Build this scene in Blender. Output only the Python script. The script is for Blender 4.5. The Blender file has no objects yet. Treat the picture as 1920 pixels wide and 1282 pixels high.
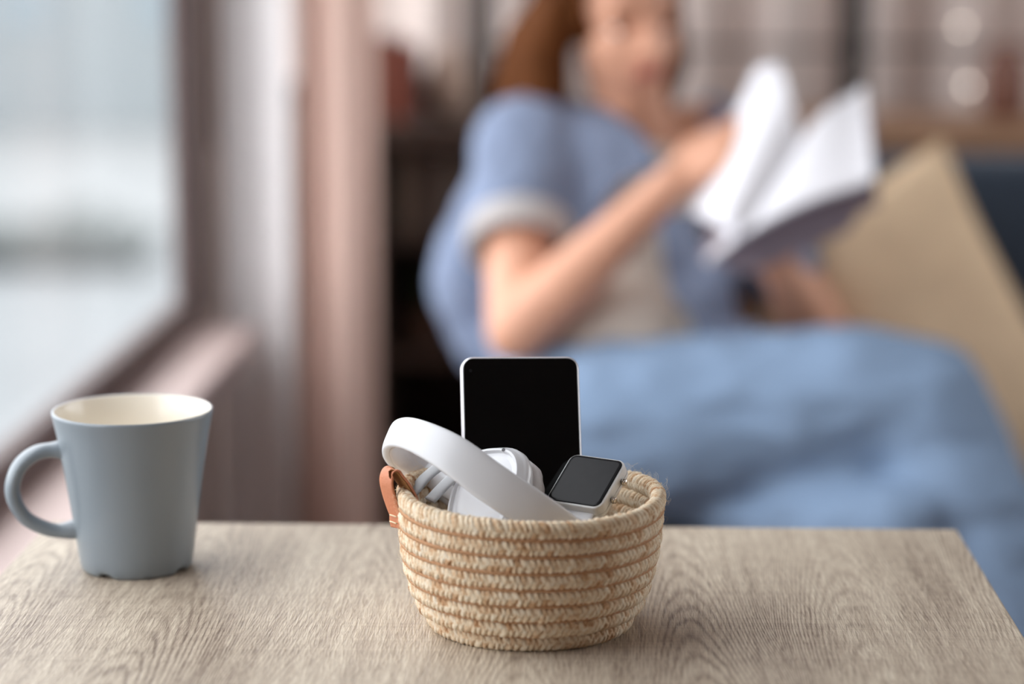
import bpy, bmesh, math, random
import numpy as np
from mathutils import Vector, Matrix, Euler, noise

random.seed(7)
rng = np.random.RandomState(7)
SC = bpy.context.scene
COL = SC.collection
PI = math.pi
def R(a): return math.radians(a)

# ------------------------------------------------------------------ camera
FPX = 4267.0
PITCH, YAW = R(9.81), R(2.0)
TABLE_Z = 0.73
CAM = Vector((0, 0, TABLE_Z + 0.40))
cam_d = bpy.data.cameras.new('camera')
cam = bpy.data.objects.new('camera', cam_d); COL.objects.link(cam)
cam.location = CAM
cam.rotation_euler = (PI/2 - PITCH, 0, YAW)
cam_d.sensor_width = 36.0
cam_d.lens = 36.0 * FPX / 1920.0
cam_d.clip_start = 0.05; cam_d.clip_end = 400
cam_d.dof.use_dof = True
cam_d.dof.focus_distance = 1.365
cam_d.dof.aperture_fstop = 2.3
cam_d.dof.aperture_blades = 9
SC.camera = cam
FW = Vector((-math.sin(YAW)*math.cos(PITCH), math.cos(YAW)*math.cos(PITCH), -math.sin(PITCH)))
RT = Vector((math.cos(YAW), math.sin(YAW), 0))
UP = RT.cross(FW)
def P(px, py, d):
    """real point seen at a pixel of the photograph, at a distance d along the view"""
    return CAM + FW*d + RT*((px-960)/FPX*d) + UP*((641-py)/FPX*d)
def V(x, y, z):      # direction: right, up, towards the camera
    return RT*x + UP*y - FW*z

# ------------------------------------------------------------------ world, light, exposure
W = bpy.data.worlds.new('overcast'); SC.world = W; W.use_nodes = True
bg = W.node_tree.nodes['Background']
bg.inputs['Color'].default_value = (0.94, 0.965, 1.0, 1)
bg.inputs['Strength'].default_value = 4.4
def portal(name, loc, rot, sx, sy):
    l = bpy.data.lights.new(name, 'AREA'); l.shape = 'RECTANGLE'; l.size = sx; l.size_y = sy
    l.cycles.is_portal = True
    o = bpy.data.objects.new(name, l); COL.objects.link(o); o.location = loc; o.rotation_euler = rot
WX = -0.64                       # window wall
WIN_Y0, WIN_Y1, WIN_Z0, WIN_Z1 = 0.75, 3.72, 0.59, 2.35
portal('left_window_portal', (WX-0.08, (WIN_Y0+WIN_Y1)/2, (WIN_Z0+WIN_Z1)/2), (0, -PI/2, 0), WIN_Z1-WIN_Z0, WIN_Y1-WIN_Y0)
W3Y0, W3Y1 = 3.84, 5.20
portal('added_left_window_portal', (WX-0.08, (W3Y0+W3Y1)/2, 1.4), (0, -PI/2, 0), 2.0, W3Y1-W3Y0)
portal('added_right_window_portal', (3.62+0.08, 3.4, 1.40), (0, PI/2, 0), 2.1, 3.4)
SC.view_settings.view_transform = 'Standard'
SC.view_settings.look = 'None'
SC.view_settings.gamma = 1.0
SC.view_settings.use_curve_mapping = False
SC.view_settings.exposure = 0.0
SC.cycles.use_denoising = True
SC.cycles.max_bounces = 8
SC.cycles.diffuse_bounces = 5
SC.cycles.caustics_reflective = False
SC.cycles.caustics_refractive = False
SC.cycles.sample_clamp_indirect = 6.0

# ------------------------------------------------------------------ helpers
MATS = {}
def srgb(r, g, b):
    f = lambda c: ((c/255+0.055)/1.055)**2.4 if c/255 > 0.04045 else c/255/12.92
    return (f(r), f(g), f(b), 1)
def mat(name, col, rough=0.5, metal=0.0, bump=0.0, bscale=60, var=0.0, vscale=8, spec=0.5, coat=0.0, trans=0.0, stretch=(1,1,1), sheen=0.0):
    m = bpy.data.materials.new(name); m.use_nodes = True; MATS[name] = m
    nt = m.node_tree; b = nt.nodes['Principled BSDF']
    b.inputs['Base Color'].default_value = col; b.inputs['Roughness'].default_value = rough
    b.inputs['Metallic'].default_value = metal; b.inputs['Specular IOR Level'].default_value = spec
    b.inputs['Coat Weight'].default_value = coat; b.inputs['Sheen Weight'].default_value = sheen
    tc = nt.nodes.new('ShaderNodeTexCoord'); mp = nt.nodes.new('ShaderNodeMapping')
    mp.inputs['Scale'].default_value = stretch
    nt.links.new(tc.outputs['Object'], mp.inputs['Vector'])
    if bump > 0:
        n = nt.nodes.new('ShaderNodeTexNoise'); n.inputs['Scale'].default_value = bscale; n.inputs['Detail'].default_value = 4
        bp = nt.nodes.new('ShaderNodeBump'); bp.inputs['Strength'].default_value = bump; bp.inputs['Distance'].default_value = 0.002
        nt.links.new(mp.outputs[0], n.inputs['Vector']); nt.links.new(n.outputs['Fac'], bp.inputs['Height'])
        nt.links.new(bp.outputs[0], b.inputs['Normal'])
    if var > 0:
        n = nt.nodes.new('ShaderNodeTexNoise'); n.inputs['Scale'].default_value = vscale; n.inputs['Detail'].default_value = 5
        cr = nt.nodes.new('ShaderNodeValToRGB')
        d = [c*(1-var) for c in col[:3]]+[1]; l = [min(1, c*(1+var)) for c in col[:3]]+[1]
        cr.color_ramp.elements[0].color = d; cr.color_ramp.elements[1].color = l
        cr.color_ramp.elements[0].position = 0.3; cr.color_ramp.elements[1].position = 0.7
        nt.links.new(mp.outputs[0], n.inputs['Vector']); nt.links.new(n.outputs['Fac'], cr.inputs['Fac'])
        nt.links.new(cr.outputs[0], b.inputs['Base Color'])
    if trans > 0:
        tr = nt.nodes.new('ShaderNodeBsdfTranslucent'); mx = nt.nodes.new('ShaderNodeMixShader'); mx.inputs[0].default_value = trans
        tr.inputs['Color'].default_value = col
        nt.links.new(b.outputs[0], mx.inputs[1]); nt.links.new(tr.outputs[0], mx.inputs[2])
        nt.links.new(mx.outputs[0], nt.nodes['Material Output'].inputs['Surface'])
    return m

def link(name, me, m=None, parent=None, smooth=False):
    if m is not None:
        me.materials.clear(); me.materials.append(m)
    if smooth:
        for p in me.polygons: p.use_smooth = True
    o = bpy.data.objects.new(name, me); COL.objects.link(o)
    if parent is not None:
        o.parent = parent
        o.matrix_parent_inverse = parent.matrix_basis.inverted()
    return o
def obj(name, bm, m, parent=None, smooth=False, bevel=0, seg=2):
    bmesh.ops.recalc_face_normals(bm, faces=bm.faces)
    me = bpy.data.meshes.new(name); bm.to_mesh(me); bm.free()
    o = link(name, me, m, parent, smooth)
    if bevel > 0:
        md = o.modifiers.new('bevel', 'BEVEL'); md.width = bevel; md.segments = seg; md.limit_method = 'ANGLE'; md.angle_limit = R(40)
        for p in me.polygons: p.use_smooth = True
        md.harden_normals = True
    return o
def thing(name, label, cat, loc=(0,0,0), group=None):
    o = bpy.data.objects.new(name, None); COL.objects.link(o); o.location = loc; o.empty_display_size = 0.05
    return tag(o, label, cat, group)
def tag(o, label, cat, group=None, kind=None):
    o['label'] = label; o['category'] = cat
    if group: o['group'] = group
    if kind: o['kind'] = kind
    return o
def struct(o, label, cat='room'):
    o['kind'] = 'structure'; o['label'] = label; o['category'] = cat
    return o
def box(bm, x0, x1, y0, y1, z0, z1, M=None):
    vs = [Vector((x, y, z)) for x in (x0, x1) for y in (y0, y1) for z in (z0, z1)]
    if M is not None: vs = [M @ v for v in vs]
    v = [bm.verts.new(c) for c in vs]
    for f in ((0,1,3,2),(4,6,7,5),(0,4,5,1),(2,3,7,6),(0,2,6,4),(1,5,7,3)):
        bm.faces.new([v[i] for i in f])
def Box(name, b, m, parent=None, bevel=0.0, M=None):
    bm = bmesh.new(); box(bm, *b, M=M); return obj(name, bm, m, parent, bevel=bevel)
def catmull(pts, n):
    pts = [Vector(p) for p in pts]; out = []
    ext = [pts[0]*2-pts[1]] + pts + [pts[-1]*2-pts[-2]]
    for i in range(len(pts)-1):
        a, b, c, d = ext[i:i+4]
        for k in range(n):
            t = k/n
            out.append(0.5*((2*b)+(-a+c)*t+(2*a-5*b+4*c-d)*t*t+(-a+3*b-3*c+d)*t**3))
    out.append(pts[-1]); return out
def sweep(bm, path, sect, wdir=None, closed=False, scale=None, caps=True):
    """sect: list of (u,v); u along width dir, v along normal. wdir: Vector or list of Vectors."""
    n = len(path); rings = []
    prev = None
    for i, p in enumerate(path):
        if closed: t = (path[(i+1) % n]-path[i-1]).normalized()
        else: t = (path[min(i+1, n-1)]-path[max(i-1, 0)]).normalized()
        if wdir is None:
            if prev is None: prev = t.orthogonal().normalized()
            w = (prev - t*prev.dot(t)).normalized(); prev = w
        else:
            w = wdir[i] if isinstance(wdir, (list, tuple)) else wdir
            w = (w - t*w.dot(t)).normalized()
        nn = t.cross(w)
        s = 1 if scale is None else scale[i]
        su, sv = s if isinstance(s, tuple) else (s, s)
        rings.append([bm.verts.new(p + w*(u*su) + nn*(v*sv)) for u, v in sect])
    m = len(sect)
    for i in range(n if closed else n-1):
        a, b = rings[i], rings[(i+1) % n]
        for j in range(m):
            bm.faces.new((a[j], a[(j+1) % m], b[(j+1) % m], b[j]))
    if not closed and caps:
        bm.faces.new(rings[0]); bm.faces.new(list(reversed(rings[-1])))
def circ(r, n=12): return [(r*math.cos(2*PI*k/n), r*math.sin(2*PI*k/n)) for k in range(n)]
def sellipse(a, b, e=2.6, n=24):
    o = []
    for k in range(n):
        t = 2*PI*k/n; c, s = math.cos(t), math.sin(t)
        o.append((a*math.copysign(abs(c)**(2/e), c), b*math.copysign(abs(s)**(2/e), s)))
    return o
def tube(name, pts, r, m, parent=None, n=10, res=8, closed=False, scale=None):
    bm = bmesh.new(); path = catmull(pts, res) if not closed else [Vector(p) for p in pts]
    sweep(bm, path, circ(r, n), closed=closed, scale=scale); return obj(name, bm, m, parent, smooth=True)
def lathe(bm, prof, n=48, M=None):
    rings = []
    for r, z in prof:
        ring = []
        for k in range(n):
            a = 2*PI*k/n; v = Vector((r*math.cos(a), r*math.sin(a), z))
            ring.append(bm.verts.new(M @ v if M is not None else v))
        rings.append(ring)
    for i in range(len(rings)-1):
        for k in range(n):
            bm.faces.new((rings[i][k], rings[i][(k+1) % n], rings[i+1][(k+1) % n], rings[i+1][k]))
    return rings
def frame(origin, x, y, z):
    M = Matrix.Identity(4)
    for i, a in enumerate((x, y, z)):
        a = a.normalized()
        for j in range(3): M[j][i] = a[j]
    for j in range(3): M[j][3] = origin[j]
    return M
def rrect(w, h, r, n=8):
    o = []
    for cx, cy, a0 in ((w/2-r, h/2-r, 0), (-w/2+r, h/2-r, 90), (-w/2+r, -h/2+r, 180), (w/2-r, -h/2+r, 270)):
        for k in range(n+1):
            a = R(a0+90*k/n); o.append((cx+r*math.cos(a), cy+r*math.sin(a)))
    return o
def slab(bm, outline, layers, M):
    """stack of scaled outlines: layers = [(inset, z)]; outline fn(inset)->pts"""
    rings = []
    for ins, z in layers:
        rings.append([bm.verts.new(M @ Vector((x, y, z))) for x, y in outline(ins)])
    n = len(rings[0])
    for a, b in zip(rings, rings[1:]):
        for k in range(n): bm.faces.new((a[k], a[(k+1) % n], b[(k+1) % n], b[k]))
    bm.faces.new(list(reversed(rings[0]))); bm.faces.new(rings[-1])

# blobs -> one continuous surface
def b_cap(bm, p0, r0, p1, r1, seg=14):
    p0, p1 = Vector(p0), Vector(p1)
    for p, r in ((p0, r0), (p1, r1)):
        bmesh.ops.create_uvsphere(bm, u_segments=seg, v_segments=10, radius=r, matrix=Matrix.Translation(p))
    d = p1-p0
    if d.length > 1e-5:
        q = d.to_track_quat('Z', 'Y').to_matrix().to_4x4()
        bmesh.ops.create_cone(bm, cap_ends=True, segments=seg, radius1=r0, radius2=r1, depth=d.length, matrix=Matrix.Translation((p0+p1)/2) @ q)
def b_chain(bm, pts):
    for (a, ra), (b, rb) in zip(pts, pts[1:]): b_cap(bm, a, ra, b, rb)
def b_ell(bm, M, rx, ry, rz):
    bmesh.ops.create_uvsphere(bm, u_segments=24, v_segments=16, radius=1, matrix=M @ Matrix.Diagonal((rx, ry, rz, 1)))
def blob(name, bm, m, parent=None, voxel=0.008, smooth=6, cut=None, solid=0.0, wrinkle=None):
    me = bpy.data.meshes.new(name+'_src'); bm.to_mesh(me); bm.free()
    o = bpy.data.objects.new(name+'_src', me); COL.objects.link(o)
    md = o.modifiers.new('r', 'REMESH'); md.mode = 'VOXEL'; md.voxel_size = voxel
    if smooth:
        sm = o.modifiers.new('s', 'SMOOTH'); sm.iterations = smooth; sm.factor = 0.5
    dg = bpy.context.evaluated_depsgraph_get()
    out = bpy.data.meshes.new_from_object(o.evaluated_get(dg)); out.name = name
    bpy.data.objects.remove(o); bpy.data.meshes.remove(me)
    if wrinkle:
        amp, sc, st = wrinkle
        for v, nrm in zip(out.vertices, [vv.normal.copy() for vv in out.vertices]):
            c = v.co
            q = Vector((c.x*sc*st[0], c.y*sc*st[1], c.z*sc*st[2]))
            v.co = c + nrm*amp*(noise.noise(q) + 0.55*(abs(noise.noise(q*2.3+Vector((5, 2, 9))))*-2+0.5))
    if cut:
        b2 = bmesh.new(); b2.from_mesh(out)
        bad = [f for f in b2.faces if cut(f.calc_center_median())]
        bmesh.ops.delete(b2, geom=bad, context='FACES')
        seen, small = set(), []
        for f in b2.faces:
            if f in seen: continue
            st, comp = [f], []; seen.add(f)
            while st:
                q = st.pop(); comp.append(q)
                for e in q.edges:
                    for h in e.link_faces:
                        if h not in seen: seen.add(h); st.append(h)
            if len(comp) < 1500: small += comp
        bmesh.ops.delete(b2, geom=small, context='FACES')
        for _ in range(4):
            bv = [v for v in b2.verts if v.is_boundary]
            if bv: bmesh.ops.smooth_vert(b2, verts=bv, factor=0.5, use_axis_x=True, use_axis_y=True, use_axis_z=True)
        b2.to_mesh(out); b2.free()
    r = link(name, out, m, parent, smooth=True)
    if solid:
        s = r.modifiers.new('t', 'SOLIDIFY'); s.thickness = solid; s.offset = -1
    return r

# ------------------------------------------------------------------ materials
m_wall = mat('plaster', srgb(205, 188, 180), 0.9, bump=0.15, bscale=30)
m_wallback = mat('plaster_warm', srgb(212, 192, 182), 0.9, bump=0.15, bscale=30)
m_ceil = mat('ceiling_white', srgb(225, 222, 216), 0.95)
m_floor = mat('floor_oak', srgb(120, 88, 66), 0.5, var=0.25, vscale=6, stretch=(8, 0.6, 1))
m_winframe = mat('brown_window_frame', srgb(92, 74, 70), 0.55)
m_curtain = mat('dusty_curtain', srgb(222, 190, 176), 0.9, trans=0.1, bump=0.2, bscale=300)
m_sheer = mat('sheer_curtain', srgb(252, 247, 246), 0.9, trans=0.15, bump=0.2, bscale=300)
m_dark = mat('dark_walnut', srgb(66, 46, 36), 0.55, var=0.3, vscale=5, stretch=(1, 1, 6))
m_wood = mat('mid_wood', srgb(158, 122, 96), 0.5, var=0.2, vscale=5, stretch=(1, 6, 6))
m_black = mat('black_metal', srgb(28, 26, 27), 0.45, metal=0.3)
m_navy = mat('navy_upholstery', srgb(44, 56, 72), 0.9, bump=0.4, bscale=500, sheen=0.3)
m_beige = mat('beige_linen', srgb(236, 208, 173), 0.95, bump=0.4, bscale=500, var=0.06, vscale=20)
m_skin = mat('skin', srgb(220, 163, 134), 0.55, var=0.05, vscale=12)
MATS['skin'].node_tree.nodes['Principled BSDF'].inputs['Subsurface Weight'].default_value = 0.0
m_hair = mat('brown_hair', srgb(88, 50, 24), 0.8, spec=0.08, var=0.35, vscale=30, stretch=(4, 4, 0.6), bump=0.5, bscale=80)
m_jean = mat('light_denim', srgb(134, 157, 186), 0.9, var=0.07, vscale=9, bump=0.4, bscale=600)
m_shirt = mat('chambray', srgb(128, 140, 165), 0.9, var=0.08, vscale=9, bump=0.3, bscale=500)
m_top = mat('cream_knit', srgb(222, 208, 194), 0.95, bump=0.3, bscale=400)
m_cuff = mat('pale_cuff', srgb(182, 176, 174), 0.95, bump=0.3, bscale=400)
m_paper = mat('paper', srgb(244, 243, 248), 0.85)
m_cover = mat('plum_grey_cover', srgb(150, 137, 147), 0.7)
m_eyew = mat('eye_white', srgb(235, 232, 228), 0.3)
m_iris = mat('brown_iris', srgb(60, 38, 24), 0.2)
m_lip = mat('lips', srgb(190, 110, 100), 0.45)
m_mug = mat('blue_grey_glaze', srgb(128, 137, 144), 0.30, spec=0.5, coat=0.15)
m_cream = mat('cream_glaze', srgb(242, 235, 222), 0.25, coat=0.3)
m_white = mat('white_plastic', srgb(226, 228, 232), 0.42, spec=0.45)
m_white2 = mat('white_gloss_plastic', srgb(232, 234, 238), 0.22, spec=0.5)
m_pad = mat('white_leatherette', srgb(222, 220, 222), 0.5, bump=0.3, bscale=150)
m_greypl = mat('pale_grey_plastic', srgb(188, 192, 196), 0.35)
m_seam = mat('dark_gap', srgb(70, 70, 74), 0.6)
m_phone = mat('white_phone_frame', srgb(214, 212, 216), 0.3, metal=0.2)
m_phonepink = mat('pinkish_antenna_line', srgb(225, 205, 200), 0.4)
m_glassblk = mat('black_glass', srgb(10, 10, 11), 0.06, spec=0.3)
m_watchblk = mat('watch_glass', srgb(36, 36, 38), 0.18, spec=0.12, var=0.05, vscale=200)
m_case = mat('watch_case', srgb(222, 224, 224), 0.3, spec=0.5)
m_steel = mat('steel', srgb(205, 196, 184), 0.18, metal=1.0)
m_leather = mat('tan_leather', srgb(206, 132, 96), 0.55, bump=0.25, bscale=400, var=0.08, vscale=60)
m_leather_in = mat('leather_suede_side', srgb(150, 104, 58), 0.9, bump=0.5, bscale=500)
m_thread = mat('brown_thread', srgb(184, 140, 104), 0.9)
m_fibre = mat('jute_fibre', srgb(226, 208, 174), 0.8)

def glass_thin(name, fac=0.06, col=(1,1,1,1)):
    m = bpy.data.materials.new(name); m.use_nodes = True; nt = m.node_tree
    for n in list(nt.nodes):
        if n.type == 'BSDF_PRINCIPLED': nt.nodes.remove(n)
    t = nt.nodes.new('ShaderNodeBsdfTransparent'); t.inputs[0].default_value = col
    g = nt.nodes.new('ShaderNodeBsdfGlossy'); g.inputs['Roughness'].default_value = 0.02
    mx = nt.nodes.new('ShaderNodeMixShader'); mx.inputs[0].default_value = fac
    nt.links.new(t.outputs[0], mx.inputs[1]); nt.links.new(g.outputs[0], mx.inputs[2])
    nt.links.new(mx.outputs[0], nt.nodes['Material Output'].inputs['Surface']); return m
m_glass = glass_thin('window_glass')
m_jar = glass_thin('jar_glass', 0.15, (0.9, 0.9, 0.9, 1))

def mat_rope():
    m = bpy.data.materials.new('jute_rope'); m.use_nodes = True; nt = m.node_tree; b = nt.nodes['Principled BSDF']
    b.inputs['Roughness'].default_value = 0.85; b.inputs['Specular IOR Level'].default_value = 0.2; b.inputs['Sheen Weight'].default_value = 0.15
    at = nt.nodes.new('ShaderNodeAttribute'); at.attribute_name = 'strand_tone'
    tc = nt.nodes.new('ShaderNodeTexCoord')
    n = nt.nodes.new('ShaderNodeTexNoise'); n.inputs['Scale'].default_value = 420; n.inputs['Detail'].default_value = 5; n.inputs['Roughness'].default_value = 0.7
    nt.links.new(tc.outputs['Object'], n.inputs['Vector'])
    ad = nt.nodes.new('ShaderNodeMath'); ad.operation = 'MULTIPLY_ADD'; ad.inputs[1].default_value = 0.95; 
    nt.links.new(n.outputs['Fac'], ad.inputs[0]); nt.links.new(at.outputs['Fac'], ad.inputs[2])
    cr = nt.nodes.new('ShaderNodeValToRGB'); e = cr.color_ramp.elements
    e[0].position = 0.40; e[0].color = srgb(242, 232, 214); e[1].position = 1.15; e[1].color = srgb(168, 122, 84)
    x = e.new(0.62); x.color = srgb(232, 212, 182); x = e.new(0.82); x.color = srgb(206, 168, 130)
    e[-1].position = 1.0
    nt.links.new(ad.outputs[0], cr.inputs['Fac']); nt.links.new(cr.outputs[0], b.inputs['Base Color'])
    bp = nt.nodes.new('ShaderNodeBump'); bp.inputs['Strength'].default_value = 0.6; bp.inputs['Distance'].default_value = 0.0006
    n2 = nt.nodes.new('ShaderNodeTexNoise'); n2.inputs['Scale'].default_value = 1400
    nt.links.new(tc.outputs['Object'], n2.inputs['Vector']); nt.links.new(n2.outputs['Fac'], bp.inputs['Height']); nt.links.new(bp.outputs[0], b.inputs['Normal'])
    return m
m_rope = mat_rope()

def mat_table():
    m = bpy.data.materials.new('grey_oak_laminate'); m.use_nodes = True; nt = m.node_tree; b = nt.nodes['Principled BSDF']
    b.inputs['Roughness'].default_value = 0.5; b.inputs['Specular IOR Level'].default_value = 0.35
    N = nt.nodes.new; L = nt.links.new
    tc = N('ShaderNodeTexCoord')
    def mp(scale, rot=0.0, loc=(0,0,0)):
        k = N('ShaderNodeMapping'); k.inputs['Scale'].default_value = scale; k.inputs['Rotation'].default_value = (0, 0, rot); k.inputs['Location'].default_value = loc
        L(tc.outputs['Object'], k.inputs['Vector']); return k.outputs[0]
    def noi(vec, s, det=2, rough=0.5, dist=0.0):
        k = N('ShaderNodeTexNoise'); k.inputs['Scale'].default_value = s; k.inputs['Detail'].default_value = det
        k.inputs['Roughness'].default_value = rough; k.inputs['Distortion'].default_value = dist; L(vec, k.inputs['Vector']); return k.outputs['Fac']
    def mth(op, a, c, d=None):
        k = N('ShaderNodeMath'); k.operation = op
        for i, s in enumerate((a, c, d)):
            if s is None: continue
            if isinstance(s, (int, float)): k.inputs[i].default_value = s
            else: L(s, k.inputs[i])
        return k.outputs[0]
    sx = N('ShaderNodeSeparateXYZ'); L(tc.outputs['Object'], sx.inputs[0])
    wx = noi(mp((3.0, 2.2, 1)), 1.0, 2, 0.5)
    wy = noi(mp((24, 5, 1)), 1.0, 3, 0.55)
    xw = mth('ADD', mth('ADD', sx.outputs['X'], 0.255+1.05-0.022), mth('MULTIPLY', wx, 0.045))
    u = mth('PINGPONG', xw, 0.0525)
    F = mth('ADD', mth('MULTIPLY', sx.outputs['Y'], 26.0), mth('MULTIPLY', mth('MULTIPLY', u, u), 6400.0))
    F = mth('ADD', F, mth('MULTIPLY', wy, 3.2))
    ln = mth('SINE', mth('MULTIPLY', F, 2*PI), 0.0)
    ln = mth('POWER', mth('MULTIPLY_ADD', ln, 0.5, 0.5), 2.2)
    msk = noi(mp((10, 3, 1), 0, (3.1, 1.7, 0)), 1.0, 2, 0.5)
    rings = mth('MULTIPLY', ln, mth('MULTIPLY_ADD', msk, 3.0, -0.85))
    rk = N('ShaderNodeClamp'); L(rings, rk.inputs[0]); rings = rk.outputs[0]
    fine = noi(mp((620, 60, 1), R(1)), 1.0, 3, 0.6, 0.6)        # brushed pores
    mid = noi(mp((170, 7, 1), R(1)), 1.0, 3, 0.55)
    tone = noi(mp((14, 2.0, 1)), 1.0, 3, 0.55)
    cross = noi(mp((5, 380, 1)), 1.0, 2, 0.5)
    f = mth('MULTIPLY', rings, -0.21)
    f = mth('ADD', f, mth('MULTIPLY', mid, 0.38))
    f = mth('ADD', f, mth('MULTIPLY', fine, 0.55))
    f = mth('ADD', f, mth('MULTIPLY', tone, 0.42))
    f = mth('ADD', f, mth('MULTIPLY', cross, 0.14))
    cr = N('ShaderNodeValToRGB'); e = cr.color_ramp.elements
    e[0].position = 0.43; e[0].color = srgb(116, 99, 87); e[1].position = 0.92; e[1].color = srgb(218, 206, 186)
    x = e.new(0.68); x.color = srgb(180, 165, 147)
    L(f, cr.inputs['Fac']); L(cr.outputs[0], b.inputs['Base Color'])
    h = mth('ADD', mth('MULTIPLY', fine, 1.0), mth('MULTIPLY', rings, -0.10))
    bp = N('ShaderNodeBump'); bp.inputs['Strength'].default_value = 0.8; bp.inputs['Distance'].default_value = 0.0010
    L(h, bp.inputs['Height']); L(bp.outputs[0], b.inputs['Normal'])
    return m
m_table = mat_table()

# ------------------------------------------------------------------ setting
Y0, Y1, X1, ZC = -2.4, 5.3, 3.6, 2.6
WT = 0.05
struct(Box('floor', (WX-WT, X1+0.1, Y0-0.1, Y1+0.1, -0.1, 0), m_floor), 'brown wooden floor of the room', 'floor')
struct(Box('ceiling', (WX-WT, X1+0.1, Y0-0.1, Y1+0.1, ZC, ZC+0.1), m_ceil), 'plain white ceiling of the room', 'ceiling')
bm = bmesh.new()
box(bm, WX-WT, WX, W3Y0, W3Y1, 0.40, 0.80); box(bm, WX-WT, WX, Y0, Y1, 0, 0.40); box(bm, WX-WT, WX, Y0, Y1, 2.40, ZC)
box(bm, WX-WT, WX, Y0, W3Y0, 0.40, WIN_Z0-0.05)
box(bm, WX-WT, WX, Y0, WIN_Y0, WIN_Z0-0.05, 2.40); box(bm, WX-WT, WX, WIN_Y1, W3Y0, WIN_Z0-0.05, 2.40); box(bm, WX-WT, WX, W3Y1, Y1, 0.40, 2.40)
struct(obj('wall_left', bm, m_wall), 'pale pinkish wall around the long window', 'wall')
struct(Box('wall_back', (WX-WT, X1+0.1, Y1, Y1+0.12, 0, ZC), m_wallback), 'pale pinkish wall behind the metal rack', 'wall')
bm = bmesh.new()
box(bm, X1, X1+WT, Y0, 1.7, 0, ZC); box(bm, X1, X1+WT, 5.1, Y1, 0, ZC); box(bm, X1, X1+WT, 1.7, 5.1, 0, 0.3); box(bm, X1, X1+WT, 1.7, 5.1, 2.45, ZC)
struct(obj('wall_right', bm, m_wallback), 'pale wall right of the sofa', 'wall')
struct(Box('wall_front', (WX-WT, X1+0.1, Y0-0.12, Y0, 0, ZC), m_wall), 'pale wall behind the photographer', 'wall')
def window(nm, lab, x, inw, y0, y1, z0, z1, bars, jw, rail):
    w_ = thing(nm, lab, 'window', (x, (y0+y1)/2, z0)); w_['kind'] = 'structure'
    a_, b_ = sorted((x-inw*0.015, x+inw*0.012))
    Box('bottom_rail', (a_, b_, y0, y1, z0-rail, z0), m_winframe, w_, 0.003)
    Box('top_rail', (a_, b_, y0, y1, z1-0.05, z1), m_winframe, w_, 0.003)
    edges = [y0]+list(bars)+[y1-jw]
    for k, y in enumerate(edges):
        Box('stile', (a_, b_, y, y+(jw if k == len(edges)-1 else 0.05), z0, z1-0.05), m_winframe, w_, 0.003)
    for a2, b2 in zip(edges, edges[1:]):
        Box('pane', (x-inw*0.006-0.002, x-inw*0.006+0.002, a2+0.05, b2, z0, z1-0.05), m_glass, w_)
window('window_1', 'long dark-framed window looking onto a pale street, left of the mug', WX, 1, WIN_Y0, WIN_Y1, WIN_Z0, 2.40, (), 0.20, 0.05)
window('added_window_3', 'added window behind the sheer curtain and the drape, lighting the back wall', WX, 1, W3Y0, W3Y1, 0.85, 2.40, (), 0.05, 0.05)  # added window hidden by the curtains, brightens the back wall
window('added_window_2', 'added unseen window in the wall right of the sofa, lighting the person', X1, -1, 1.7, 5.1, 0.35, 2.45, (2.8, 3.95), 0.05, 0.05)  # unseen window added to light the person and the far room

ledge = Box('trim_1', (WX, -0.535, Y0+0.01, 3.60, 0.495, 0.532), mat('pale_ledge', srgb(208, 186, 180), 0.6, bump=0.1), None, 0.004)
struct(ledge, 'pale pinkish window ledge under the dark window frame', 'ledge')
# outside, far below the window
m_snow = mat('pale_pavement', srgb(112, 115, 116), 0.95, var=0.06, vscale=0.3)
m_snow2 = mat('pale_lawn', srgb(124, 126, 126), 0.95, var=0.04, vscale=0.2)
m_bld = mat('grey_facade', srgb(128, 134, 136), 0.9, var=0.03, vscale=0.05)
m_hedge = mat('grey_green_hedge', srgb(96, 100, 99), 0.95, var=0.15, vscale=1.5)
m_win = mat('far_window_glass', srgb(120, 132, 138), 0.5)
GZ = -7.0
struct(Box('ground', (-200, 40, -40, 280, GZ-0.3, GZ), m_snow), 'pale grey ground outside the window', 'ground')
struct(Box('lawn_strip', (-120, 20, 66, 100, GZ, GZ+0.12), m_snow2), 'lighter strip of ground beyond the hedge outside the window', 'ground')
def hedge(x, y, w, h, lab):
    bm = bmesh.new()
    for k in range(int(w*1.6)):
        b_ell(bm, Matrix.Translation((x+(k/(w*1.6)-0.5)*w, y+random.uniform(-.4, .4), GZ+h*0.45)), random.uniform(.7, 1.1), .8, h*random.uniform(.42, .6))
    for v in bm.verts: v.co += Vector((noise.noise(v.co*1.7), noise.noise(v.co*1.7+Vector((9,0,0))), noise.noise(v.co*1.7+Vector((0,9,0)))))*0.25
    tag(obj('hedge', bm, m_hedge, smooth=True), lab, 'hedge', kind=None)
hedge(-13.9, 58, 5.2, 1.5, 'taller dark clipped hedge outside, nearest the window frame')
hedge(-21.5, 58, 8.5, 0.9, 'low grey-green hedge outside, towards the left edge of the view')
bld = thing('apartment_building', 'pale grey building far outside the window', 'building', (-40, 104, GZ))
Box('facade', (-80, 0, 104, 116, GZ, GZ+22), m_bld, bld)
for k in range(9):
    for j in range(4):
        Box('window', (-66+k*6.5, -63.6+k*6.5, 103.94, 104.05, GZ+4.6+j*4.2, GZ+6.4+j*4.2), m_win, bld)

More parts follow.
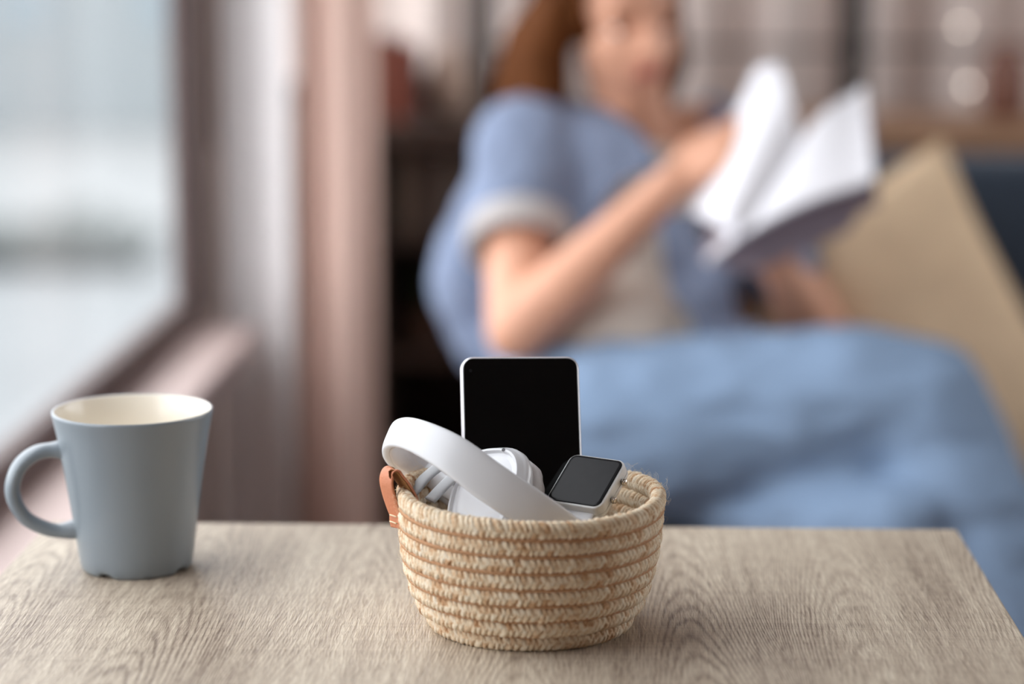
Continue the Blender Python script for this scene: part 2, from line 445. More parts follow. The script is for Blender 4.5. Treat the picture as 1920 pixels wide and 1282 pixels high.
# curtains
def curtain(name, x0, x1, y, z0, z1, m, folds, amp, lab, ph=0.0, y2=None):
    bm = bmesh.new(); n = folds*14; rows = 14; vs = []
    y2 = y if y2 is None else y2
    for j in range(rows+1):
        t = j/rows; z = z1+(z0-z1)*t; row = []
        for i in range(n+1):
            s = i/n
            a = amp*(0.55+0.45*t)
            yy = y+(y2-y)*s + a*math.sin(2*PI*folds*s+ph) + a*0.35*math.sin(2*PI*folds*2.3*s+1+1.2*t)
            row.append(bm.verts.new((x0+(x1-x0)*s+0.012*math.sin(6*s+3*t), yy, z)))
        vs.append(row)
    for j in range(rows):
        for i in range(n): bm.faces.new((vs[j][i], vs[j][i+1], vs[j+1][i+1], vs[j+1][i]))
    o = obj(name, bm, m, smooth=True)
    tag(o, lab, 'curtain'); return o
curtain('sheer_curtain', -0.632, -0.492, 3.755, 0.02, 2.45, m_sheer, 2, 0.014, 'sheer whitish curtain gathered beside the window frame', 0.6, y2=3.60)
curtain('drape', -0.484, -0.358, 3.64, 0.02, 2.45, m_curtain, 2, 0.022, 'dusty pink-brown drape hanging right of the sheer curtain', 2.2)
rod = tube('curtain_rod', [(WX+0.01, 3.68, 2.47), (0.4, 3.68, 2.47)], 0.012, m_black); tag(rod, 'thin black curtain rod above the sheer curtain', 'rod')
curtain('pale_curtain', -0.5, 2.9, 5.16, 0.02, 2.5, mat('pale_rose_curtain', srgb(236, 220, 212), 0.95, trans=0.1), 17, 0.05, 'pale rose curtain in broad folds across the back wall', 0.3)

# ------------------------------------------------------------------ sideboard and rack in the back
SBX0, SBY0, SBY1, SBZ = -0.44, 4.35, 4.78, 0.80
def case(name, lab, cat, x0, x1, m, mt, shelves, ups, back=True):
    sb = thing(name, lab, cat, ((x0+x1)/2, 4.5, 0))
    Box('top_board', (x0-0.01, x1+0.01, SBY0-0.02, SBY1, SBZ-0.045, SBZ), mt, sb, 0.003)
    Box('bottom_board', (x0, x1, SBY0, SBY1, 0.08, 0.11), m, sb, 0.002)
    xs_ = [x0]+list(ups)+[x1-0.03]
    for a, b in zip(xs_, xs_[1:]):
        for z in shelves: Box('shelf', (a+0.03, b, SBY0+0.01, SBY1-0.02, z, z+0.025), m, sb, 0.002)
    Box('back_panel', (x0+0.03, x1-0.03, SBY1-0.02, SBY1, 0.11, SBZ-0.045), m, sb)
    for x in xs_: Box('upright', (x, x+0.03, SBY0, SBY1-0.02, 0.11, SBZ-0.045), m, sb, 0.002)
    for x in (x0+0.01, x1-0.07):
        for y in (SBY0+0.02, SBY1-0.08): Box('foot', (x, x+0.06, y, y+0.06, 0, 0.08), m, sb, 0.003)
case('bookcase', 'low dark walnut bookcase with open shelves behind the drape, left of the person', 'bookcase', SBX0, 0.30, m_dark, m_dark, (0.33, 0.56), ())
case('sideboard', 'long sideboard with a lighter wooden top behind the sofa', 'sideboard', 0.34, 2.3, m_wood, m_wood, (0.45,), (1.0, 1.65))

rack = thing('metal_rack', 'black metal-framed rack standing behind the sideboard against the curtain', 'rack', (0.9, 4.9, 0))
def postx(px): return P(px, 60, 4.93).x
for px in (908, 1590, 2300):
    x = postx(px)
    Box('post', (x-0.026, x+0.026, 4.86, 4.896, 0, 2.3), m_black, rack, 0.002)
    Box('post', (x-0.012, x+0.012, 5.04, 5.064, 0, 2.3), m_black, rack, 0.002)
for z in (P(1300, 92, 4.9).z, 1.55, 1.95):
    Box('crossbar', (postx(908)+0.026, postx(2300)-0.026, 4.868, 4.880, z, z+0.012), m_black, rack, 0.002)
# things on the sideboard top / shelves
def book(x, y, z, w, d, h, col, lab, name='book', group=None):
    t = thing(name, lab, 'book', (x+w/2, y, z), group)
    bm = bmesh.new(); box(bm, x, x+0.003, y, y+d, z, z+h); box(bm, x+w-0.003, x+w, y, y+d, z, z+h); box(bm, x+0.003, x+w-0.003, y, y+0.003, z, z+h)
    obj('cover', bm, mat('book_cloth', col, 0.7), t)
    Box('page_block', (x+0.0032, x+w-0.0032, y+0.004, y+d-0.004, z+0.003, z+h-0.003), m_paper, t)
def bx_(px, d=4.4): return P(px, 200, d).x
x = bx_(700); 
cols = [(96, 52, 38, 'dark rust book'), (140, 66, 44, 'brick-red book'), (84, 44, 34, 'dark maroon book')]
for k, (r_, g_, b_, l_) in enumerate(cols):
    w = (0.030, 0.026, 0.024)[k]
    book(x, 4.42, SBZ, w, 0.16, (0.165, 0.155, 0.145)[k], srgb(r_, g_, b_), l_+' standing upright on top of the dark bookcase', group=None); x += w+0.001
def vessel(name, px, d, z, prof, m, lab, cat):
    c = P(px, 200, d); bm = bmesh.new(); n = len(prof)
    rr = lathe(bm, [(r, zz+z) for r, zz in prof], 32, Matrix.Translation((c.x, c.y if d else 0, 0)))
    bm.faces.new(list(reversed(rr[0]))); 
    return tag(obj(name, bm, m, smooth=True), lab, cat)
vessel('vase', 838, 4.55, SBZ, [(.03,0),(.048,.02),(.052,.06),(.04,.10),(.026,.125),(.028,.14),(.024,.138),(.022,.125),(.034,.10),(.045,.06),(.04,.02),(.01,.012),(.001,.012)], mat('sand_ceramic', srgb(196, 168, 150), 0.6), 'rounded sand-coloured vase on the dark bookcase left of the person', 'vase')
vessel('jar', 1885, 4.5, SBZ, [(.035,0),(.045,.02),(.045,.10),(.03,.13),(.03,.145),(.026,.145),(.026,.13),(.04,.10),(.04,.01),(.001,.01)], mat('brown_pottery', srgb(112, 70, 54), 0.6), 'dark reddish-brown pottery jar on the right part of the sideboard', 'jar')
# stored boxes / books in the shelves
xs = SBX0+0.06
shelf_books = [(0.03, .17, (120,104,92), 'grey-brown'), (0.025, .18, (96,70,54), 'chestnut'), (0.03, .16, (70,62,60), 'charcoal'), (0.022, .175, (132,110,96), 'taupe'), (0.028, .165, (88,78,70), 'olive-grey')]
for k, (w, h, c, nm) in enumerate(shelf_books):
    book(xs, 4.40, 0.585, w, 0.15, h, srgb(*c), nm+' book in the row inside the dark bookcase'); xs += w+0.002
# small pot with a dark plant on the middle shelf
pot = thing('potted_plant', 'small dark green plant in a brown pot on the middle shelf of the dark bookcase', 'plant', (SBX0+0.11, 4.5, 0.355))
bm = bmesh.new(); rr = lathe(bm, [(.03,0),(.042,.06),(.038,.06),(.03,.05),(.001,.05)], 24, Matrix.Translation((SBX0+0.11, 4.47, 0.355))); bm.faces.new(list(reversed(rr[0])))
obj('pot', bm, mat('terracotta_dark', srgb(90, 60, 44), 0.8), pot, smooth=True)
m_leaf = mat('dark_leaf', srgb(52, 62, 34), 0.6)
for k in range(16):
    a = k*2.4; r0 = 0.02+0.02*(k % 3); base = Vector((SBX0+0.11, 4.47, 0.41))
    tip = base+Vector((math.cos(a)*(r0+.03), math.sin(a)*(r0+.03), .05+.05*((k*7) % 5)/5))
    bm = bmesh.new(); sweep(bm, catmull([base, (base+tip)/2+Vector((0,0,.02)), tip], 4), [(-.009,0),(0,.0012),(.009,0),(0,-.0012)], wdir=Vector((-math.sin(a), math.cos(a), 0)), scale=[.3,.6,.85,1,1,.9,.7,.4,.1])
    obj('leaf', bm, m_leaf, pot, smooth=True)
# little string of bulbs hanging from the rack
m_bulb = bpy.data.materials.new('warm_bulb'); m_bulb.use_nodes = True
_b = m_bulb.node_tree.nodes['Principled BSDF']; _b.inputs['Emission Color'].default_value = (1, .86, .74, 1); _b.inputs['Emission Strength'].default_value = 6
sl = thing('string_light', 'thin wire of tiny warm bulbs hanging on the right of the rack', 'lights', P(1800, 60, 4.84))
pts = [P(1772, -452, 4.87), P(1780, -160, 4.84), P(1792, -40, 4.83), P(1802, 50, 4.83), P(1810, 110, 4.83), P(1816, 162, 4.83)]
tube('wire', pts, 0.0012, m_black, sl, n=6)
for p in (pts[3], pts[5]):
    bm = bmesh.new(); bmesh.ops.create_uvsphere(bm, u_segments=12, v_segments=8, radius=0.0055, matrix=Matrix.Translation(p)); obj('bulb', bm, m_bulb, sl, smooth=True)

# ------------------------------------------------------------------ sofa and cushion
SX0, SX1 = -0.16, 1.75
sofa = thing('sofa', 'dark navy upholstered sofa the person sits on', 'sofa', (0.8, 3.1, 0))
def soft(name, b, m, parent, bev=0.04, M=None):
    o = Box(name, b, m, parent, 0, M); md = o.modifiers.new('b', 'BEVEL'); md.width = bev; md.segments = 5
    for p in o.data.polygons: p.use_smooth = True
    return o
soft('base', (SX0, SX1, 2.70, 3.45, 0.12, 0.30), m_navy, sofa, 0.02)
w = (SX1-0.16-SX0)/2
for k in range(2): soft('seat_cushion', (SX0+k*w+0.004, SX0+(k+1)*w-0.004, 2.66, 3.22, 0.303, 0.44), m_navy, sofa, 0.04)
bm = bmesh.new()
tl = Matrix.Translation((0, 3.24, 0.30)) @ Matrix.Rotation(R(-9), 4, 'X')
soft('backrest', (SX0, SX1, 0.0, 0.17, 0.0, 0.545), m_navy, sofa, 0.045, tl)
soft('armrest', (SX1-0.15, SX1, 2.68, 3.22, 0.30, 0.62), m_navy, sofa, 0.045)
for x in (SX0+0.05, SX1-0.10):
    for y in (2.73, 3.35): Box('leg', (x, x+0.05, y, y+0.05, 0, 0.12), m_dark, sofa, 0.004)

def cushion():
    c = P(1765, 262, 3.14)
    e1 = V(-0.87, -0.47, 0.16).normalized(); e2 = V(0.29, -0.94, 0.30); e2 = (e2-e1*e2.dot(e1)*0.55).normalized()
    S = 0.48; n = 22; nz = e1.cross(e2).normalized()
    if nz.dot(FW) > 0: nz = -nz
    bm = bmesh.new(); top, bot = [], []
    for i in range(n+1):
        rt_, rb_ = [], []
        for j in range(n+1):
            u, v = i/n, j/n
            pin = 0.035*(abs(2*u-1)**2)*0
            a, b2 = 2*u-1, 2*v-1
            inset = 1-0.06*(1-abs(a)**3)*(abs(b2)**6)
            inset2 = 1-0.06*(1-abs(b2)**3)*(abs(a)**6)
            th = 0.075*((1-a**2)*(1-b2**2))**0.38
            p = c + e1*(S*(0.5+0.5*a*inset2)) + e2*(S*(0.5+0.5*b2*inset))
            wv = 0.006*noise.noise(p*14)
            rt_.append(bm.verts.new(p+nz*(th+wv*(th>0.01)))); rb_.append(bm.verts.new(p-nz*(th*0.9)) if 0 < i < n and 0 < j < n else rt_[-1])
        top.append(rt_); bot.append(rb_)
    for i in range(n):
        for j in range(n):
            bm.faces.new((top[i][j], top[i+1][j], top[i+1][j+1], top[i][j+1]))
            f = [bot[i][j], bot[i][j+1], bot[i+1][j+1], bot[i+1][j]]
            try: bm.faces.new(f)
            except ValueError: pass
    t = thing('cushion', 'large square beige cushion leaning corner-up against the sofa back', 'cushion', c+e1*S/2+e2*S/2-Vector((0,0,.2)))
    obj('cover', bm, m_beige, t, smooth=True)
    pp = [c, c+e1*S, c+e1*S+e2*S, c+e2*S]
    edge = []
    for k in range(4):
        a, b2 = pp[k], pp[(k+1) % 4]; mid = (pp[0]+pp[2])/2
        for q in range(10):
            s = q/10; p = a.lerp(b2, s); edge.append(p+(mid-p)*(0.12*0.5*(1-abs(2*s-1)**3)))
    bm = bmesh.new(); sweep(bm, edge, circ(0.004, 6), closed=True); obj('piping', bm, m_beige, t, smooth=True)
cushion()

# ------------------------------------------------------------------ person
per = thing('person', 'person in open blue shirt, cream top and blue jeans sitting with a book', 'person', (0.1, 2.85, 0.44))
hipc = P(1150, 812, 2.86)
shR, shL = P(982, 272, 2.93), P(1318, 262, 3.06)
elR, wrR = P(968, 622, 2.76), P(1262, 342, 2.74)
elL, wrL = P(1535, 618, 2.98), P(1462, 506, 2.78)
neck0, neck1 = P(1178, 262, 3.02), P(1180, 175, 2.97)
hipR, hipL = P(1130, 815, 2.77), P(1215, 840, 2.90)
knT, shT, anT = P(1738, 768, 2.66), P(1880, 1080, 2.62), P(1965, 1330, 2.62)   # upper crossed leg
knB, anB = P(1690, 1000, 2.62), P(1600, 1600, 2.74)
thT = [P(1400, 783, 2.73), P(1600, 757, 2.69)]; thB = P(1420, 945, 2.76)
chest = P(1165, 420, 3.00); waist = P(1155, 620, 2.93)
tz = ((neck0-hipc).normalized()); tx = (shL-shR).normalized(); ty = tz.cross(tx).normalized(); tx = ty.cross(tz).normalized()
# ty points to her back
if ty.dot(FW) < 0: ty = -ty
HC = P(1166, 30, 2.93)
g = V(0.36, -0.34, 0.87).normalized()                    # gaze direction
hu = V(-0.05, 0.94, 0.30); hu = (hu-g*hu.dot(g)).normalized(); hs = g.cross(hu).normalized()   # hs: her left/right axis
HM = frame(HC, hs, g, hu)                                # local x side, y forward, z up
def H(x, y, z): return HM @ Vector((x, y, z))

def hand(bm, wrist, d, pn, side, curl=(0.5, 0.7, 0.5), spread=0.10, s=0.9, thumb=0.7):
    d = d.normalized(); pn = (pn-d*pn.dot(d)).normalized(); sd = d.cross(pn).normalized()*side
    knuck = []
    for k in range(4):
        off = (k-1.5)*0.019*s
        ml = (0.083, 0.086, 0.082, 0.075)[k]*s
        kp = wrist+d*ml+sd*off
        b_cap(bm, wrist+d*0.012+sd*off*0.6, 0.0135*s, kp, 0.0105*s, 10)
        ln = (0.040, 0.045, 0.041, 0.032)[k]*s
        fd = (d+sd*spread*(k-1.5)*0.6).normalized(); p = kp; n_ = pn
        for q in range(3):
            ang = curl[q]
            nd = (fd*math.cos(ang)+n_*math.sin(ang)).normalized(); n_ = (n_*math.cos(ang)-fd*math.sin(ang)).normalized(); fd = nd
            L_ = ln*(1, 0.68, 0.55)[q]
            b_cap(bm, p, (0.0092-0.0006*q)*s, p+fd*L_, (0.0086-0.0008*q)*s, 10); p = p+fd*L_
    t0 = wrist+d*0.022*s-sd*0.022*s
    t1 = t0+(d*0.6-sd*0.75+pn*thumb*0.5).normalized()*0.042*s
    t2 = t1+(d*0.85-sd*0.2+pn*thumb*0.6).normalized()*0.032*s
    t3 = t2+(d*0.9+sd*0.1+pn*thumb*0.6).normalized()*0.026*s
    b_chain(bm, [(t0, 0.0135*s), (t1, 0.0105*s), (t2, 0.0095*s), (t3, 0.0078*s)])

bm = bmesh.new()
# head
b_ell(bm, frame(H(0, -0.012, 0.028), hs, g, hu), 0.072, 0.090, 0.082)
b_ell(bm, frame(H(0, 0.018, -0.030), hs, g, hu), 0.058, 0.066, 0.074)
b_ell(bm, frame(H(0, 0.046, -0.086), hs, g, hu), 0.024, 0.020, 0.018)             # chin
for sx in (-1, 1):
    b_ell(bm, frame(H(sx*0.034, 0.045, -0.030), hs, g, hu), 0.024, 0.022, 0.027)   # cheeks
    b_ell(bm, frame(H(sx*0.074, -0.010, -0.008), hs, g, hu), 0.007, 0.016, 0.028)  # ears
    b_ell(bm, frame(H(sx*0.031, 0.0605, 0.0085), hs, g, hu), 0.016, 0.0135, 0.0095)   # lowered lids
    b_cap(bm, H(sx*0.014, 0.078, 0.022), 0.006, H(sx*0.044, 0.066, 0.020), 0.005)  # brow ridge
b_chain(bm, [(H(0, 0.082, 0.016), 0.008), (H(0, 0.096, -0.018), 0.010), (H(0, 0.098, -0.026), 0.011)])
for sx in (-1, 1): b_ell(bm, frame(H(sx*0.010, 0.088, -0.028), hs, g, hu), 0.007, 0.008, 0.006)
b_cap(bm, H(-0.016, 0.078, -0.053), 0.007, H(0.016, 0.078, -0.053), 0.007)
b_chain(bm, [(H(0, -0.012, -0.06), 0.050), (neck1, 0.050), (neck0, 0.056)])
# torso
b_chain(bm, [(neck0-tz*0.01, 0.055), (chest, 0.085)])
b_ell(bm, frame(P(1160, 360, 3.02), tx, ty, tz), 0.150, 0.085, 0.11)
b_ell(bm, frame(waist, tx, ty, tz), 0.120, 0.085, 0.13)
b_ell(bm, frame(hipc, tx, ty, tz), 0.150, 0.105, 0.11)
b_cap(bm, neck0, 0.045, shR, 0.048); b_cap(bm, neck0, 0.045, shL, 0.048)
# arms
def arm(sh, el, wr):
    m1 = sh.lerp(el, 0.4); m2 = el.lerp(wr, 0.3)
    b_chain(bm, [(sh, 0.050), (m1, 0.046), (el, 0.037), (m2, 0.039), (wr.lerp(el, 0.12), 0.0255), (wr, 0.024)])
arm(shR, elR, wrR); arm(shL, elL, wrL)
hand(bm, wrR, P(1345, 283, 2.735)-wrR, V(0.55, -0.30, -0.6), -1, (0.25, 0.5, 0.4))
hand(bm, wrL, P(1424, 424, 2.735)-wrL, V(-0.15, 0.45, -0.85), 1, (0.35, 0.5, 0.4))
# legs inside jeans, feet
b_chain(bm, [(hipR, 0.085), (thT[0], 0.074), (thT[1], 0.060), (knT, 0.052), (knT.lerp(anT, .35), 0.050), (anT, 0.034)])
b_chain(bm, [(hipL, 0.080), (thB, 0.062), (knB, 0.050), (knB.lerp(anB, .35), 0.050), (anB+Vector((0,0,.06)), 0.034)])
ft = anT+Vector((0.11, -0.10, -0.085))
b_chain(bm, [(anT, .034), (anT+Vector((0,0,-.04)), .034), (ft, .030), (ft+Vector((.04,-.035,-.02)), .020)])
b_chain(bm, [(anB+Vector((0,0,.06)), .034), (Vector((anB.x, anB.y+.01, .035)), .033), (Vector((anB.x+.03, anB.y-.12, .030)), .029), (Vector((anB.x+.04, anB.y-.18, .022)), .020)])
blob('body', bm, m_skin, per, voxel=0.0042, smooth=4)
for sx in (-1, 1):
    bm = bmesh.new(); b_ell(bm, frame(H(sx*0.031, 0.0605, 0.001), hs, g, hu), 0.0120, 0.0100, 0.0085); e_ = obj('eye', bm, m_eyew, per, smooth=True)
    bm = bmesh.new(); b_ell(bm, frame(H(sx*0.031, 0.0695, -0.001), hs, g, hu), 0.0066, 0.0028, 0.0058); obj('iris', bm, m_iris, e_, smooth=True)
    tube('eyebrow', [H(sx*0.016, 0.086, 0.026), H(sx*0.032, 0.084, 0.031), H(sx*0.048, 0.072, 0.027)], 0.0028, m_hair, per, n=6)
bm = bmesh.new(); b_cap(bm, H(-0.017, 0.083, -0.0515), 0.0035, H(0, 0.0875, -0.050), 0.0048, 8); b_cap(bm, H(0, 0.0875, -0.050), 0.0048, H(0.017, 0.083, -0.0515), 0.0035, 8)
b_cap(bm, H(-0.013, 0.083, -0.058), 0.004, H(0.013, 0.083, -0.058), 0.004, 8)
blob('lips', bm, m_lip, per, voxel=0.0015, smooth=2)
# hair: cap + long locks falling behind and over the right shoulder
bm = bmesh.new()
b_ell(bm, frame(H(0, -0.022, 0.036), hs, g, hu), 0.088, 0.100, 0.094)
sgn = -1 if (hs.dot(RT) > 0) else 1        # image-left side of her head
for k in range(9):
    t = k/8; a = H(sgn*(0.078-0.02*t), -0.005-0.075*t, 0.02)
    b = P(1030-70*t, 170, 2.93+0.06*t); c = P(1010-60*t, 215, 2.93+0.05*t)
    b_chain(bm, [(a, 0.026), (a.lerp(b, .5)+V(-.012, 0, 0), 0.030), (b, 0.028), (c, 0.016)])
for k in range(5):
    t = k/4; a = H(-sgn*(0.080-0.02*t), -0.03-0.05*t, 0.02); b_chain(bm, [(a, 0.018), (a+V(0.012, -0.09, -.02), 0.018), (a+V(0.0, -0.145, -.02), 0.010)])
def facecut(c):
    l = HM.inverted() @ c
    return l.y > 0.040 and l.z < 0.088-0.5*abs(l.x) and abs(l.x) < 0.068
hair = blob('hair', bm, m_hair, per, voxel=0.006, smooth=3, cut=facecut, solid=0.006)
bm = bmesh.new()
for k in range(90):
    t = random.random(); u = random.random()
    a = H(sgn*0.01*(1-u), -0.02-0.05*t, 0.125); b = H(sgn*(0.085-0.02*t), 0.01-0.09*t, 0.06)
    c = P(1030-85*t+random.uniform(-12, 12), 130, 2.90+0.08*t); d = P(1020-75*t+random.uniform(-14, 14), 215+random.uniform(-20, 14), 2.91+0.06*t)
    sweep(bm, catmull([a, b, c, d], 5), circ(0.0035, 5), scale=[0.4+0.6*math.sin(PI*min(1, (q+2)/17)) for q in range(16)])
obj('hair_locks', bm, m_hair, hair, smooth=True)['kind'] = 'stuff'

# cream top
bm = bmesh.new()
b_ell(bm, frame(P(1160, 375, 3.02), tx, ty, tz), 0.163, 0.100, 0.115)
b_ell(bm, frame(P(1152, 520, 2.97), tx, ty, tz), 0.140, 0.100, 0.12)
b_ell(bm, frame(P(1160, 660, 2.90), tx, ty, tz), 0.152, 0.120, 0.105)
b_ell(bm, frame(P(1170, 410, 2.98)-ty*0.025, tx, ty, tz), 0.120, 0.055, 0.060)
blob('cream_top', bm, m_top, per, voxel=0.007, smooth=8, wrinkle=(0.006, 14, (1, 1, 1.6)),
     cut=lambda c: (c-neck0).dot(tz) > -0.03)
# open blue shirt
bm = bmesh.new()
b_cap(bm, P(1120, 290, 3.04), 0.075, shR, 0.066); b_cap(bm, P(1230, 280, 3.05), 0.075, shL, 0.062)
b_ell(bm, frame(P(1163, 385, 3.01), tx, ty, tz), 0.180, 0.140, 0.13)
b_ell(bm, frame(P(1155, 530, 2.97), tx, ty, tz), 0.166, 0.130, 0.14)
b_ell(bm, frame(P(1150, 680, 2.93), tx, ty, tz), 0.172, 0.135, 0.12)
cuffR = shR.lerp(elR, 0.44)
b_chain(bm, [(shR, 0.068), (cuffR, 0.064)])
cuffL = shL.lerp(elL, 0.66)
b_chain(bm, [(shL, 0.062), (shL.lerp(elL, .5), 0.060), (cuffL, 0.056)])
# loose back of the shirt billowing behind the near arm
b_chain(bm, [(P(965, 300, 3.02), 0.05), (P(893, 430, 3.0), 0.045), (P(868, 540, 2.98), 0.045), (P(925, 640, 2.98), 0.05), (P(1060, 690, 2.98), 0.08)])
b_chain(bm, [(P(980, 420, 3.06), 0.07), (P(950, 560, 3.04), 0.07)])
SZ = (-0.30, -0.21, -0.075, -0.008, 0.015, 0.067, 0.14, 0.2); SL = (-0.12, -0.11, -0.095, -0.060, -0.010, -0.045, -0.095, -0.11); SR = (0.15, 0.13, 0.105, 0.090, 0.088, 0.088, 0.062, 0.06)
def shirtcut(c):
    l = c-chest; x = l.dot(tx); y = l.dot(ty); z = l.dot(tz)
    n_ = c-neck0; nx, ny, nz = n_.dot(tx), n_.dot(ty), n_.dot(tz)
    if nz > -0.02 and nx*nx+ny*ny < 0.078**2: return True
    if nz > 0.03 and abs(nx) < 0.10: return True
    if y < 0.03 and np.interp(z, SZ, SL) < x < np.interp(z, SZ, SR): return True
    if (c-hipc).dot(tz) < 0.03: return True
    if (c-cuffR).dot((elR-shR).normalized()) > 0.03 and (c-cuffR-(elR-shR).normalized()*.05).length < 0.10: return True
    return False
shirt = blob('blue_shirt', bm, m_shirt, per, voxel=0.007, smooth=6, cut=shirtcut, solid=0.003, wrinkle=(0.008, 11, (1.3, 1, 0.8)))
# rolled cuff
ax = (elR-shR).normalized(); wv = ax.orthogonal().normalized(); w2 = ax.cross(wv)
bm = bmesh.new(); cc = cuffR+ax*0.025
ring = [cc+(wv*math.cos(a)+w2*math.sin(a))*0.062 for a in [2*PI*k/28 for k in range(28)]]
sweep(bm, ring, sellipse(0.021, 0.0075, 2.6, 12), wdir=ax, closed=True); obj('rolled_cuff', bm, m_cuff, shirt, smooth=True)['label'] = 'rolled pale underside of the cuff'
# front panel of the open shirt hanging down on the far side
bm = bmesh.new(); pth = catmull([P(1262, 400, 2.90), P(1288, 470, 2.865), P(1318, 545, 2.835), P(1345, 610, 2.81), P(1368, 652, 2.80)], 8)
wd = [(RT*math.cos(0.5*math.sin(k*0.35))+FW*math.sin(0.5*math.sin(k*0.35)+0.3)) for k in range(len(pth))]
sweep(bm, pth, sellipse(0.042, 0.003, 2.4, 20), wdir=wd, scale=[0.8+0.25*k/len(pth) for k in range(len(pth))])
for v in bm.verts: v.co += FW*0.008*noise.noise(v.co*22)
obj('front_panel', bm, m_shirt, shirt, smooth=True)
# collar flaps
for sx in (-1, 1):
    base = neck0+tz*0.028
    pth = catmull([base+ty*0.058, base+tx*(sx*0.064)+ty*0.01, base+tx*(sx*0.072)-ty*0.045-tz*0.05, base+tx*(sx*0.055)-ty*0.085-tz*0.12], 6)
    bm = bmesh.new(); sweep(bm, pth, sellipse(0.026, 0.0022, 2.4, 10), wdir=[(tz*0.8+tx*(-sx)*0.1+(tx*sx*0.55)).normalized()]*len(pth)); obj('collar', bm, m_shirt, shirt, smooth=True)
# jeans
bm = bmesh.new()
b_ell(bm, frame(hipc+tz*0.02, tx, ty, tz), 0.170, 0.128, 0.115)
b_chain(bm, [(hipR, 0.112), (thT[0], 0.098), (thT[1], 0.092), (knT, 0.080), (P(1800, 905, 2.64), 0.072), (shT, 0.074), (anT+(shT-anT)*0.12, 0.078)])
b_chain(bm, [(hipL, 0.100), (thB, 0.070), (knB, 0.068), (knB.lerp(anB, .4), 0.070), (anB.lerp(knB, .12), 0.076)])
jeans = blob('jeans', bm, m_jean, per, voxel=0.007, smooth=8, wrinkle=(0.010, 8, (0.6, 1, 1.5)),
     cut=lambda c: (c-hipc).dot(tz) > 0.10 or c.z < 0.085 or (c-anT).dot((shT-anT).normalized()) < 0.02 and c.x > 0.4 and c.z < 0.5, solid=0.003)
wb = []
# shoes: simple low sneakers
m_shoe = mat('white_canvas', srgb(225, 222, 215), 0.8)
bm = bmesh.new(); b_chain(bm, [(Vector((anB.x, anB.y+.02, .045)), .040), (Vector((anB.x+.03, anB.y-.12, .036)), .036), (Vector((anB.x+.042, anB.y-.19, .028)), .027)]); blob('shoe', bm, m_shoe, per, 0.006, 4)
bm = bmesh.new(); b_chain(bm, [(anT+Vector((0,0,-.05)), .042), (ft, .036), (ft+Vector((.05,-.045,-.02)), .027)]); blob('shoe', bm, m_shoe, per, 0.006, 4)

# ------------------------------------------------------------------ open book in the hands
bk = thing('open_book', 'open white-paged notebook with a plum-grey cover held in both hands', 'book', P(1440, 400, 2.72))
s0, s1 = P(1385, 452, 2.665), P(1503, 268, 2.73)
def page_half(outer0, outer1, nm, m, thick, off, curve, n=8):
    bm = bmesh.new(); grid = []
    nrm = (s1-s0).cross(outer0-s0).normalized()
    if nrm.dot(FW) > 0: nrm = -nrm
    top, bot = [], []
    for i in range(n+1):
        t = i/n; a = s0.lerp(outer0, t); b = s1.lerp(outer1, t)
        lift = nrm*(off+curve*math.sin(PI*min(1, t*1.1))*(1-t*0.3))
        top.append([bm.verts.new(a+lift+nrm*thick/2), bm.verts.new(b+lift+nrm*thick/2)])
        bot.append([bm.verts.new(a+lift-nrm*thick/2), bm.verts.new(b+lift-nrm*thick/2)])
    for i in range(n):
        bm.faces.new((top[i][0], top[i+1][0], top[i+1][1], top[i][1])); bm.faces.new((bot[i][0], bot[i][1], bot[i+1][1], bot[i+1][0]))
        bm.faces.new((top[i][0], bot[i][0], bot[i+1][0], top[i+1][0])); bm.faces.new((top[i][1], top[i+1][1], bot[i+1][1], bot[i][1]))
    bm.faces.new((top[0][0], top[0][1], bot[0][1], bot[0][0])); bm.faces.new((top[n][0], bot[n][0], bot[n][1], top[n][1]))
    return obj(nm, bm, m, bk)
lo0, lo1 = P(1298, 400, 2.74), P(1425, 128, 2.79)
ro0, ro1 = P(1640, 340, 2.665), P(1622, 168, 2.76)
page_half(ro0, ro1, 'page_block', m_paper, 0.007, 0.004, 0.012)
page_half(lo0, lo1, 'page_block', m_paper, 0.005, 0.004, 0.006)
page_half(P(1648, 375, 2.69), P(1640, 200, 2.79), 'cover', m_cover, 0.002, -0.014, 0.0)
page_half(P(1300, 478, 2.76), P(1420, 160, 2.81), 'cover', m_cover, 0.002, -0.012, 0.0)
for k in range(4):
    t = (k+1)/5
    page_half(lo0.lerp(P(1500, 250, 2.60), t*0.30), lo1.lerp(P(1560, 110, 2.70), t*0.33), 'page', m_paper, 0.0006, 0.006+0.002*k, 0.012)
# flaps of the cover hanging below the pages
page_half(P(1330, 500, 2.70), P(1330, 482, 2.76), 'page', m_paper, 0.001, 0.004, 0.0)
bm = bmesh.new(); q = [P(1330, 486, 2.69), P(1420, 395, 2.72), P(1645, 345, 2.70), P(1592, 432, 2.72), P(1400, 515, 2.71)]
a = [bm.verts.new(p) for p in q]; b = [bm.verts.new(p+FW*0.004) for p in q]
bm.faces.new(a); bm.faces.new(list(reversed(b)))
for k in range(5): bm.faces.new((a[k], b[k], b[(k+1) % 5], a[(k+1) % 5]))
obj('back_cover', bm, m_cover, bk)

